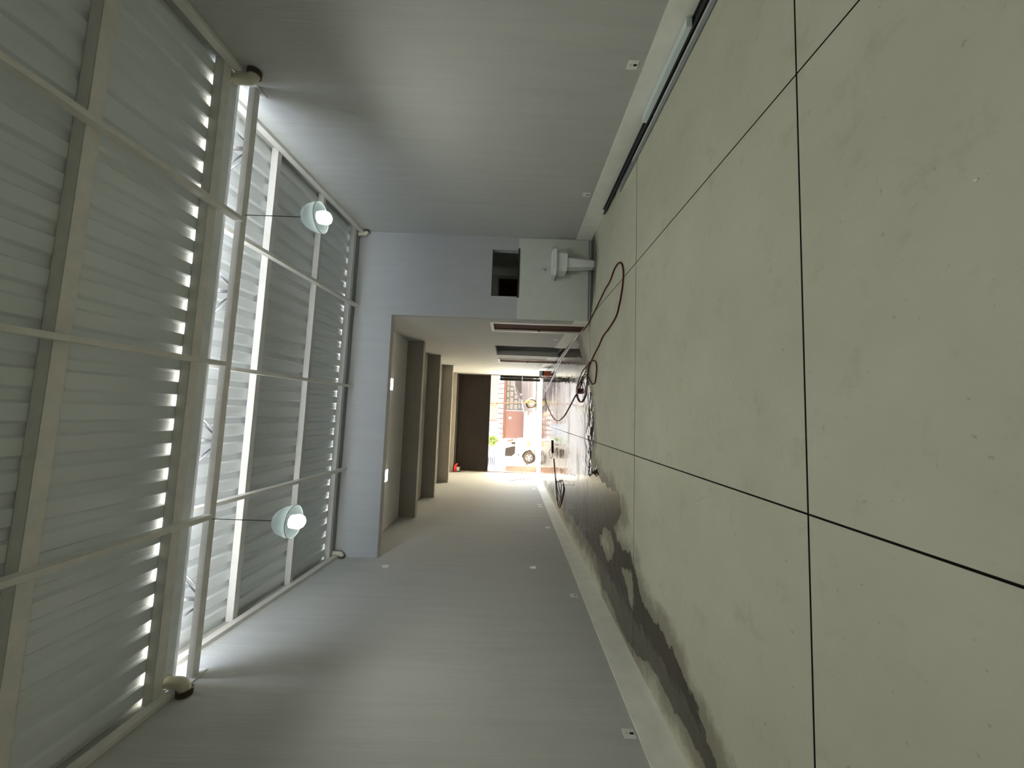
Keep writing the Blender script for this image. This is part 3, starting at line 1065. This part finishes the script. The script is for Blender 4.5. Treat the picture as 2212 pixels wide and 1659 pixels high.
for q in range(4):
    t_ = 0.15 + q * 0.23
    cx_, cy2 = -0.97 - 0.44 * t_, 13.86 - 0.18 * t_
    MB().box(cx_ - 0.018, cx_ + 0.018, cy2 - 0.018, cy2 + 0.018, 0.042, 0.046).build('socket', M_SOCKET, ps)
MB().tube(spline([(-1.41, 13.68, .011), (-1.62, 13.9, .011), (-1.66, 14.36, .011), (-1.59, 14.81, .011), (-1.45, 14.75, .011), (-1.33, 14.2, .011), (-1.2, 13.84, .03)]), 0.006, 6).build('cord', M_HOSE, ps)

# ------------------------------------------------------------------ things near the street doorway
bx = thing('tool_case', (1.72, 16.0, 0), 'small navy and orange tool case on the floor by the right corridor wall', 'tool case')
MB().bevbox(1.63, 1.83, 15.85, 16.15, 0.0, 0.20, 0.015).build('case_body', M_ORANGE, bx)
MB().bevbox(1.625, 1.835, 15.845, 16.155, 0.20, 0.275, 0.015).build('lid', M_NAVY, bx)
MB().tube([(1.68, 16.0, 0.27), (1.69, 16.0, 0.31), (1.77, 16.0, 0.31), (1.78, 16.0, 0.27)], 0.009, 8).build('handle', M_BLACK, bx)
bd = MB().hexa([(1.56, 16.35, 0.0), (1.90, 16.35, 0.0), (1.90, 16.37, 0.0), (1.56, 16.37, 0.0),
                (1.56, 16.35, 0.36), (1.90, 16.35, 0.36), (1.90, 16.37, 0.36), (1.56, 16.37, 0.36)])
tag(bd.build('white_board', M_WPLAST), 'low white board standing on edge behind the tool case', 'board')

bl = thing('folding_door', (1.95, 19.8, 0), 'black folded metal door leaf at the right side of the street doorway', 'door leaf')
for z0, z1 in ((0.02, 0.98), (1.0, 2.17)):
    MB().bevbox(1.70, 1.85, 19.72, 19.80, z0, z1, 0.008).build('panel', M_BDOOR, bl)
    MB().bevbox(1.86, 2.0, 19.72, 19.80, z0, z1, 0.008).build('panel', M_BDOOR, bl)
MB().tube([(1.995, 19.67, 0.0), (1.995, 19.67, 2.2)], 0.016, 10).build('pivot_post', M_WSTEEL, bl)
for z0 in (0.3, 1.0, 1.9):
    MB().tube([(1.95, 19.71, z0), (1.985, 19.68, z0)], 0.012, 8).build('hinge', M_BDOOR, bl)

# roller shutter
rs = thing('roller_shutter', (-0.57, YS, 2.7), 'dark brown roller shutter half raised over the street doorway', 'shutter')
b = MB()
x0, x1 = XL2 + 0.02, XC2 - 0.02
z = 2.70
nz_ = 0
V, F = [], []
prof = []
while z < 4.38:
    prof += [(0.0, z), (-0.014, z + 0.012), (-0.018, z + 0.038), (-0.012, z + 0.062), (0.0, z + 0.070)]
    z += 0.076
for X in (x0, x1):
    for dy, zz in prof:
        V.append((X, YS + dy, zz))
n = len(prof)
F = [(i, i + 1, n + i + 1, n + i) for i in range(n - 1)]
b.add(V, F)
cu = b.build('slat_curtain', M_SHUT, rs, kind='stuff')
MB().box(x0, x1, YS - 0.03, YS + 0.02, 2.66, 2.715).build('bottom_rail', M_SHUT, rs)
MB().tube([(x0, YS - 0.06, 4.50), (x1, YS - 0.06, 4.50)], 0.14, 24).build('drum', M_SHUT, rs)
for X in (x0 - 0.015, x1 - 0.03):
    MB().box(X, X + 0.045, YS - 0.04, YS + 0.04, 0.0, 4.5).build('guide_rail', mat('dull_brown_rail', (0.16, 0.12, 0.10), 0.5), rs)
mo = thing('shutter_motor', (-3.0, 19.55, 4.3), 'small red and white shutter motor at the left end of the drum', 'motor')
MB().lathe([(0.001, -0.16), (0.075, -0.15), (0.08, 0.0), (0.075, 0.12), (0.001, 0.13)], (-2.98, 19.66, 4.33), 18, 'x').build('motor_body', M_RED, mo)
MB().bevbox(-3.08, -2.90, 19.58, 19.74, 4.10, 4.25, 0.02).build('gearbox', M_WPLAST, mo)
MB().tube([(-2.86, 19.66, 4.33), (-2.78, 19.66, 4.28), (-2.74, 19.66, 4.2)], 0.05, 12).build('release_lever', M_RED, mo)
MB().bevbox(-3.14, -2.84, 19.57, 19.78, 4.06, 4.10, 0.008).build('bracket', M_BLACK, mo)

# two poles leaning in the left corner
for (a, c, r, m, lb) in (((-2.86, 17.3, 0.0), (-3.11, 17.35, 1.50), 0.011, M_WOODR, 'reddish wooden pole leaning on the left corridor wall near the shutter'),
                         ((-2.92, 18.3, 0.0), (-3.12, 18.35, 1.26), 0.010, M_GPOLE, 'thin grey stick leaning on the left wall behind the reddish pole')):
    tag(MB().tube([a, c], r, 8).build('leaning_pole', m), lb, 'pole')

# jambs + lintel around the street opening (front facade of this building)
b = MB()
b.box(XL2 - 0.35, XC2 + 0.35, YS + 0.05, YS + 0.25, 4.60, 6.4)
b.box(XL2 - 3.0, XL2 - 0.0, YS + 0.05, YS + 0.25, 0, 6.4)
b.box(XC2 + 0.0, XC2 + 4.0, YS + 0.05, YS + 0.25, 0, 6.4)
tag(b.build('wall_street', M_WALLB), 'plastered street front around the shutter opening', 'wall', kind='structure')

# ------------------------------------------------------------------ outdoors
b = MB().box(-60, 60, YS + 0.02, 21.6, -0.25, -0.01)
tag(b.build('pavement', M_PAVE), 'pale sunlit pavement in front of the doorway', 'pavement', kind='structure')
b = MB().box(-60, 60, 21.6, 37.2, -0.25, -0.03)
tag(b.build('road', M_ROAD), 'glaring pale road between the doorway and the house opposite', 'road', kind='structure')
b = MB().box(-60, 60, 37.2, 37.35, -0.25, 0.08)
tag(b.build('kerb', M_KERB), 'grey kerb at the foot of the house opposite', 'kerb', kind='structure')
b = MB().box(-60, 60, 37.35, 60, -0.25, 0.07)
tag(b.build('far_pavement', M_PAVE), 'pale pavement on the far side of the road', 'pavement', kind='structure')

hs = thing('house', (0.5, 38, 0.07), 'house across the road with orange plank garage door and tiled canopy', 'building')
YF = 38.0
MB().box(-9, 9, YF + 0.12, YF + 6, 0.07, 8.5).build('house_wall', M_STUCCO, hs)
# garage door planks (each under three pixels wide: joined)
b = MB()
x = -2.56
while x < 0.16:
    b.box(x, x + 0.088, YF + 0.02, YF + 0.07, 0.12, 1.98)
    x += 0.098
b.box(-2.56, 0.16, YF + 0.07, YF + 0.12, 0.12, 1.98)
b.build('plank_door', M_PLANK, hs, kind='stuff')
MB().box(-0.62, -0.42, YF + 0.0, YF + 0.02, 1.38, 1.62).build('number_plate', M_WPLAST, hs)
MB().box(-2.62, 5.0, YF - 0.25, YF + 0.12, 2.0, 2.12).build('canopy_beam', M_TERRA, hs)
MB().box(-2.62, 5.0, YF - 0.22, YF + 0.12, 2.12, 2.30).build('canopy_fascia', M_TERRA, hs)
tile_mesh = None
for k in range(14):
    x = -2.35 + 0.5 * k
    V, F = [], []
    n = 7
    for (y, z, r) in ((YF - 0.85, 2.20, 0.21), (YF + 0.12, 2.74, 0.18)):
        for i in range(n):
            a = math.pi * i / (n - 1)
            V.append((r * math.cos(a), y, z + r * 0.75 * math.sin(a)))
    for i in range(n - 1):
        F.append((i, i + 1, n + i + 1, n + i))
    F.append(tuple(range(n)))
    if tile_mesh is None:
        o = MB().add([(p[0] + x, p[1], p[2]) for p in V], F).build('roof_tile', M_TILE, hs)
        tile_mesh = o
        x00 = x
    else:
        c = tile_mesh.copy()
        C.objects.link(c)
        c.parent = hs
        c.location = (x - x00, 0, 0)
# rubble stone wall right of the garage door
MB().box(0.30, 5.0, YF + 0.05, YF + 0.12, 0.07, 2.0).build('mortar_bed', M_MORTAR, hs)
rnd = random.Random(3)
zrow = 0.09
while zrow < 1.95:
    hh = min(rnd.uniform(0.30, 0.46), 1.98 - zrow)
    if hh < 0.12:
        break
    x = 0.32 + rnd.uniform(0, 0.1)
    while x < 3.5:
        w = rnd.uniform(0.36, 0.72)
        j = lambda: rnd.uniform(-0.045, 0.045)
        pts = [(x + 0.03 + j(), zrow + 0.03 + j() * .5), (x + w - 0.03 + j(), zrow + 0.03 + j() * .5), (x + w - 0.02 + j(), zrow + hh * .55 + j()),
               (x + w - 0.05 + j(), zrow + hh - 0.02 + j() * .4), (x + 0.05 + j(), zrow + hh - 0.02 + j() * .4), (x + 0.02 + j(), zrow + hh * .5 + j())]
        pts = [(min(max(px, 0.3), 5), min(max(pz, 0.08), 1.99)) for px, pz in pts]
        cx_ = sum(p[0] for p in pts) / 6
        cz_ = sum(p[1] for p in pts) / 6
        V = [(px, YF + 0.06, pz) for px, pz in pts] + [(cx_ + (px - cx_) * .86, YF - rnd.uniform(0.0, 0.05), cz_ + (pz - cz_) * .86) for px, pz in pts]
        F = [tuple(range(6, 12))] + [(i, (i + 1) % 6, 6 + (i + 1) % 6, 6 + i) for i in range(6)]
        MB().add(V, F).build('stone', M_STONE, hs)
        x += w
    zrow += hh
# upper storey: louvred screen, grey window, blue awning
b = MB()
for k in range(16):
    z = 2.72 + k * 0.075
    b.box(-0.82, 4.2, YF - 0.02, YF + 0.06, z, z + 0.045)
b.build('louvre_screen', M_LOUV, hs, kind='stuff')
MB().box(-0.88, -0.80, YF - 0.05, YF + 0.1, 2.7, 3.95).build('screen_post', M_TERRA, hs)
wq = MB().box(-1.95, -1.0, YF + 0.05, YF + 0.12, 2.72, 3.7).build('window', M_GREYW, hs)
MB().box(-1.5, -1.46, YF + 0.02, YF + 0.05, 2.72, 3.7).build('window_mullion', M_STUCCO, wq)
for k in range(5):
    z = 2.75 + 0.2 * k
    MB().box(-5.4, -4.5, YF - 0.3, YF + 0.1, z, z + 0.12).build('awning_slat', M_BLUEA, hs)

pl = thing('balcony_shrub', (-2.9, 37.6, 2.6), 'bright green shrub above the canopy end of the house opposite', 'shrub')
b = MB()
rnd = random.Random(5)
for k in range(420):
    a, u, r = rnd.uniform(0, 6.28), rnd.uniform(-1, 1), rnd.random() ** 0.4
    s_ = math.sqrt(1 - u * u)
    c = Vector((-2.85 + 0.55 * r * s_ * math.cos(a), 37.5 + 0.3 * r * s_ * math.sin(a), 3.2 + 0.62 * r * u))
    d_ = Vector((rnd.uniform(-1, 1), rnd.uniform(-1, 1), rnd.uniform(-1, 1))).normalized() * rnd.uniform(0.07, 0.13)
    e_ = d_.cross(Vector((rnd.uniform(-1, 1), rnd.uniform(-1, 1), rnd.uniform(-1, 1)))).normalized() * 0.05
    b.add([c - d_, c + e_, c + d_, c - e_], [(0, 1, 2, 3)])
b.build('foliage', M_LEAF, pl, kind='stuff', recalc=False)
MB().tube([(-2.9, 37.6, 2.45), (-2.88, 37.5, 2.9), (-2.8, 37.5, 3.3)], 0.04, 8).build('stem', M_BARK, pl)

# sapling on the pavement
sp_t = thing('sapling', (0.575, 20.9, -0.01), 'thin sapling with sparse leaves on the pavement in front of the doorway', 'tree')
MB().tube(spline([(0.60, 20.9, -0.01), (0.595, 20.9, 0.5), (0.57, 20.9, 1.2), (0.55, 20.9, 1.8), (0.52, 20.9, 2.3), (0.46, 20.9, 2.9), (0.42, 20.9, 3.6)]), 0.022, 8).build('trunk', M_BARK, sp_t)
MB().tube([(0.53, 20.9, 2.2), (0.40, 20.88, 2.5), (0.33, 20.9, 2.75)], 0.010, 6).build('branch', M_BARK, sp_t)
b = MB()
for (cx_, cz_, rx, rz, num) in ((0.66, 0.55, 0.07, 0.22, 70), (0.40, 2.36, 0.17, 0.2, 60), (0.3, 2.9, 0.35, 0.4, 120), (0.5, 3.5, 0.5, 0.4, 160)):
    for k in range(num):
        a, u, r = rnd.uniform(0, 6.28), rnd.uniform(-1, 1), rnd.random() ** 0.5
        c = Vector((cx_ + rx * r * math.cos(a), 20.9 + rx * r * math.sin(a), cz_ + rz * u * r))
        d_ = Vector((rnd.uniform(-1, 1), rnd.uniform(-1, 1), rnd.uniform(-1, 1))).normalized() * rnd.uniform(0.03, 0.06)
        e_ = d_.cross(Vector((rnd.uniform(-1, 1), rnd.uniform(-1, 1), rnd.uniform(-1, 1)))).normalized() * 0.02
        b.add([c - d_, c + e_, c + d_, c - e_], [(0, 1, 2, 3)])
b.build('leaves', M_LEAF, sp_t, kind='stuff', recalc=False)


def arch(cx_, r, z0, n_=9):                 # wheel-arch points, right to left
    a0 = math.asin(max(-1, min(1, (z0 - r * 0.0 - 0.30) / r)))
    return [(cx_ + r * math.cos(a0 + (math.pi - 2 * a0) * k / n_), 0.30 + r * math.sin(a0 + (math.pi - 2 * a0) * k / n_)) for k in range(n_ + 1)]


def wheel(parent, x, y, z, r, w, lb=None):
    t = MB().lathe([(r * 0.62, -w / 2), (r * 0.93, -w / 2), (r, -w / 2 + 0.03), (r, w / 2 - 0.03), (r * 0.93, w / 2), (r * 0.62, w / 2)], (x, y, z), 28, 'y').build('wheel', M_TYRE, parent)
    h = MB().lathe([(0.001, -w / 2 + 0.005), (r * 0.15, -w / 2 + 0.0), (r * 0.17, -w / 2 + 0.02), (r * 0.5, -w / 2 + 0.035), (r * 0.62, -w / 2 + 0.01), (r * 0.64, w / 2)], (x, y, z), 24, 'y')
    h.build('hub_cap', M_HUB, t)
    for k in range(5):
        a = 2 * math.pi * k / 5
        cx_, cz_ = x + r * 0.4 * math.cos(a), z + r * 0.4 * math.sin(a)
        MB().box(cx_ - 0.03, cx_ + 0.03, y - w / 2 + 0.005, y - w / 2 + 0.03, cz_ - 0.03, cz_ + 0.03).build('hub_slot', M_BLACK, t)
    return t


# parked silver car, nose to the left
Yc0, Yc1 = 22.45, 24.05
GZ = -0.03
car = thing('parked_car', (1.9, 23.2, GZ), 'silver lilac hatchback parked on the road at the right, nose to the left', 'car')
low = [(-0.12, 0.30), (-0.13, 0.50), (-0.05, 0.66), (0.10, 0.74), (0.55, 0.84), (0.98, 0.93), (3.55, 0.98), (3.85, 0.90), (3.90, 0.5), (3.85, 0.28)]
low += arch(3.1, 0.36, 0.24) + [(0.97, 0.24)] + arch(0.6, 0.36, 0.24) + [(0.0, 0.24)]
b = MB().prism([(x_, z_ + GZ) for x_, z_ in low], Yc0, Yc1)
b.build('body', M_CARP, car)
b = MB()
cab0 = [(0.80, 0.90), (1.55, 1.36), (1.85, 1.41), (2.9, 1.40), (3.35, 1.28), (3.7, 0.97)]
n = len(cab0)
V = [(x_, Yc0 + 0.05 + (z_ - 0.9) * 0.3, z_ + GZ) for x_, z_ in cab0] + [(x_, Yc1 - 0.05 - (z_ - 0.9) * 0.3, z_ + GZ) for x_, z_ in cab0]
b.add(V, [tuple(range(n)), tuple(range(2 * n - 1, n - 1, -1))] + [(i, i + n, (i + 1) % n + n, (i + 1) % n) for i in range(n)])
b.build('cabin', M_CARP, car)
for poly, nm in (([(1.08, 0.97), (1.60, 1.31), (1.98, 1.34), (1.98, 0.98)], 'side_window'), ([(2.05, 0.98), (2.05, 1.34), (2.75, 1.33), (3.0, 0.99)], 'side_window')):
    V = [(x_, Yc0 + 0.04 + (z_ - 0.9) * 0.3, z_ + GZ) for x_, z_ in poly]
    V += [(x_, Yc0 + 0.06 + (z_ - 0.9) * 0.3, z_ + GZ) for x_, z_ in poly]
    MB().add(V, [(0, 1, 2, 3), (7, 6, 5, 4), (0, 4, 5, 1), (1, 5, 6, 2), (2, 6, 7, 3), (3, 7, 4, 0)]).build(nm, M_CGLASS, car)
V = [(0.84, Yc0 + 0.15, 0.94 + GZ), (0.84, Yc1 - 0.15, 0.94 + GZ), (1.50, Yc1 - 0.25, 1.345 + GZ), (1.50, Yc0 + 0.25, 1.345 + GZ)]
MB().add(V + [(x_ - 0.012, y_, z_ + 0.015) for x_, y_, z_ in V], BOXF).build('windscreen', M_CGLASS, car)
wheel(car, 0.6, Yc0 + 0.10, 0.30 + GZ, 0.30, 0.18)
wheel(car, 3.1, Yc0 + 0.10, 0.30 + GZ, 0.30, 0.18)
wheel(car, 0.6, Yc1 - 0.10, 0.30 + GZ, 0.30, 0.18)
wheel(car, 3.1, Yc1 - 0.10, 0.30 + GZ, 0.30, 0.18)
MB().bevbox(-0.10, 0.14, Yc0 - 0.01, Yc0 + 0.25, 0.55 + GZ, 0.68 + GZ, 0.02).build('headlamp', M_LAMP, car)
MB().bevbox(-0.17, 0.05, Yc0 - 0.005, Yc1, 0.26 + GZ, 0.45 + GZ, 0.03).build('bumper', mat('grey_bumper', (0.11, 0.10, 0.11), 0.5), car)
MB().bevbox(1.05, 1.17, Yc0 - 0.12, Yc0 + 0.02, 0.92 + GZ, 1.03 + GZ, 0.02).build('wing_mirror', M_CARP, car)
MB().box(1.0, 3.4, Yc0 - 0.012, Yc0 + 0.01, 0.52 + GZ, 0.565 + GZ).build('side_moulding', mat('lilac_moulding', (0.07, 0.067, 0.085), 0.4), car)
MB().box(1.95, 1.958, Yc0 - 0.004, Yc0 + 0.01, 0.3 + GZ, 0.95 + GZ).build('door_seam', M_BLACK, car)

# parked white van, nose to the right
Yv0, Yv1 = 22.45, 24.2
van = thing('parked_van', (-3.0, 23.3, GZ), 'white van parked at the left of the doorway, nose to the right', 'van')
pr = [(-1.60, 0.42), (-1.58, 0.80), (-1.61, 1.06), (-1.74, 1.60), (-1.86, 2.02), (-1.98, 2.15), (-2.2, 2.19), (-5.8, 2.19), (-5.9, 2.0), (-5.9, 0.40)]
pr += [(-5.45, 0.38)] + [(-5.0 + 0.45 * math.cos(math.pi - math.pi * k / 8), 0.38 + 0.42 * math.sin(math.pi * k / 8)) for k in range(9)]
pr += [(-2.65 + 0.45 * math.cos(math.pi - math.pi * k / 8), 0.38 + 0.42 * math.sin(math.pi * k / 8)) for k in range(9)] + [(-1.75, 0.38)]
MB().prism([(x_, z_ + GZ) for x_, z_ in pr], Yv0, Yv1).build('body', M_VANP, van)


def side_panel(poly, y, t, nm, m, parent):
    n_ = len(poly)
    V_ = [(x_, y, z_ + GZ) for x_, z_ in poly] + [(x_, y + t, z_ + GZ) for x_, z_ in poly]
    F_ = [tuple(range(n_)), tuple(range(2 * n_ - 1, n_ - 1, -1))] + [(i_, (i_ + 1) % n_, n_ + (i_ + 1) % n_, n_ + i_) for i_ in range(n_)]
    return MB().add(V_, F_).build(nm, m, parent)


side_panel([(-1.98, 1.22), (-2.0, 1.38), (-2.12, 1.80), (-2.58, 1.82), (-2.58, 1.42), (-2.40, 1.22)], Yv0 - 0.008, 0.015, 'side_window', M_CGLASS, van)
V = [(-1.625, Yv0 + 0.1, 1.12 + GZ), (-1.625, Yv1 - 0.1, 1.12 + GZ), (-1.85, Yv1 - 0.15, 1.98 + GZ), (-1.85, Yv0 + 0.15, 1.98 + GZ)]
MB().add(V + [(x_ + 0.012, y_, z_ + 0.004) for x_, y_, z_ in V], BOXF).build('windscreen', M_CGLASS, van)
MB().bevbox(-1.98, -1.60, Yv0 - 0.02, Yv1, 0.32 + GZ, 0.50 + GZ, 0.03).build('bumper', M_BUMP, van)
MB().box(-1.64, -1.60, Yv0 - 0.01, Yv0 + 0.25, 0.62 + GZ, 0.82 + GZ).build('headlamp', M_GREYW, van)
MB().bevbox(-2.52, -2.44, Yv0 - 0.02, Yv0 + 0.01, 0.98 + GZ, 1.04 + GZ, 0.008).build('door_handle', M_BLACK, van)
MB().bevbox(-1.86, -1.72, Yv0 - 0.16, Yv0 + 0.0, 1.22 + GZ, 1.45 + GZ, 0.02).build('wing_mirror', M_BLACK, van)
for x_, y_ in ((-2.65, Yv0 + 0.11), (-5.0, Yv0 + 0.11), (-2.65, Yv1 - 0.11), (-5.0, Yv1 - 0.11)):
    wheel(van, x_, y_, 0.37 + GZ, 0.37, 0.2)

# pink brick pier at the left edge of the doorway
bw = thing('brick_pier', (-3.3, 21.3, -0.01), 'low pinkish brick pier outside the left edge of the doorway', 'wall')
MB().box(-3.88, -2.99, 21.22, 21.42, -0.01, 1.72).build('mortar_core', mat('pink_mortar', (0.128, 0.090, 0.075), 0.9), bw)
bmx = None
for r_ in range(14):
    for q in range(4):
        x = -3.90 + q * 0.235 - (0.11 if r_ % 2 else 0)
        z = 0.0 + r_ * 0.122
        x0_, x1_ = max(x, -3.9), min(x + 0.222, -2.975)
        if x1_ - x0_ < 0.04:
            continue
        MB().box(x0_, x1_, 21.205, 21.435, z, z + 0.108).build('brick', M_BRICK, bw)

# a small dropped lump of plaster on the near floor
lm = MB()
lm.lathe([(0.001, 0.007), (0.004, 0.0065), (0.007, 0.004), (0.008, 0.0)], (0.89, 1.26, 0), 9)
tag(lm.build('plaster_crumb', M_BASE), 'tiny pale plaster crumb on the near floor slab', 'debris')
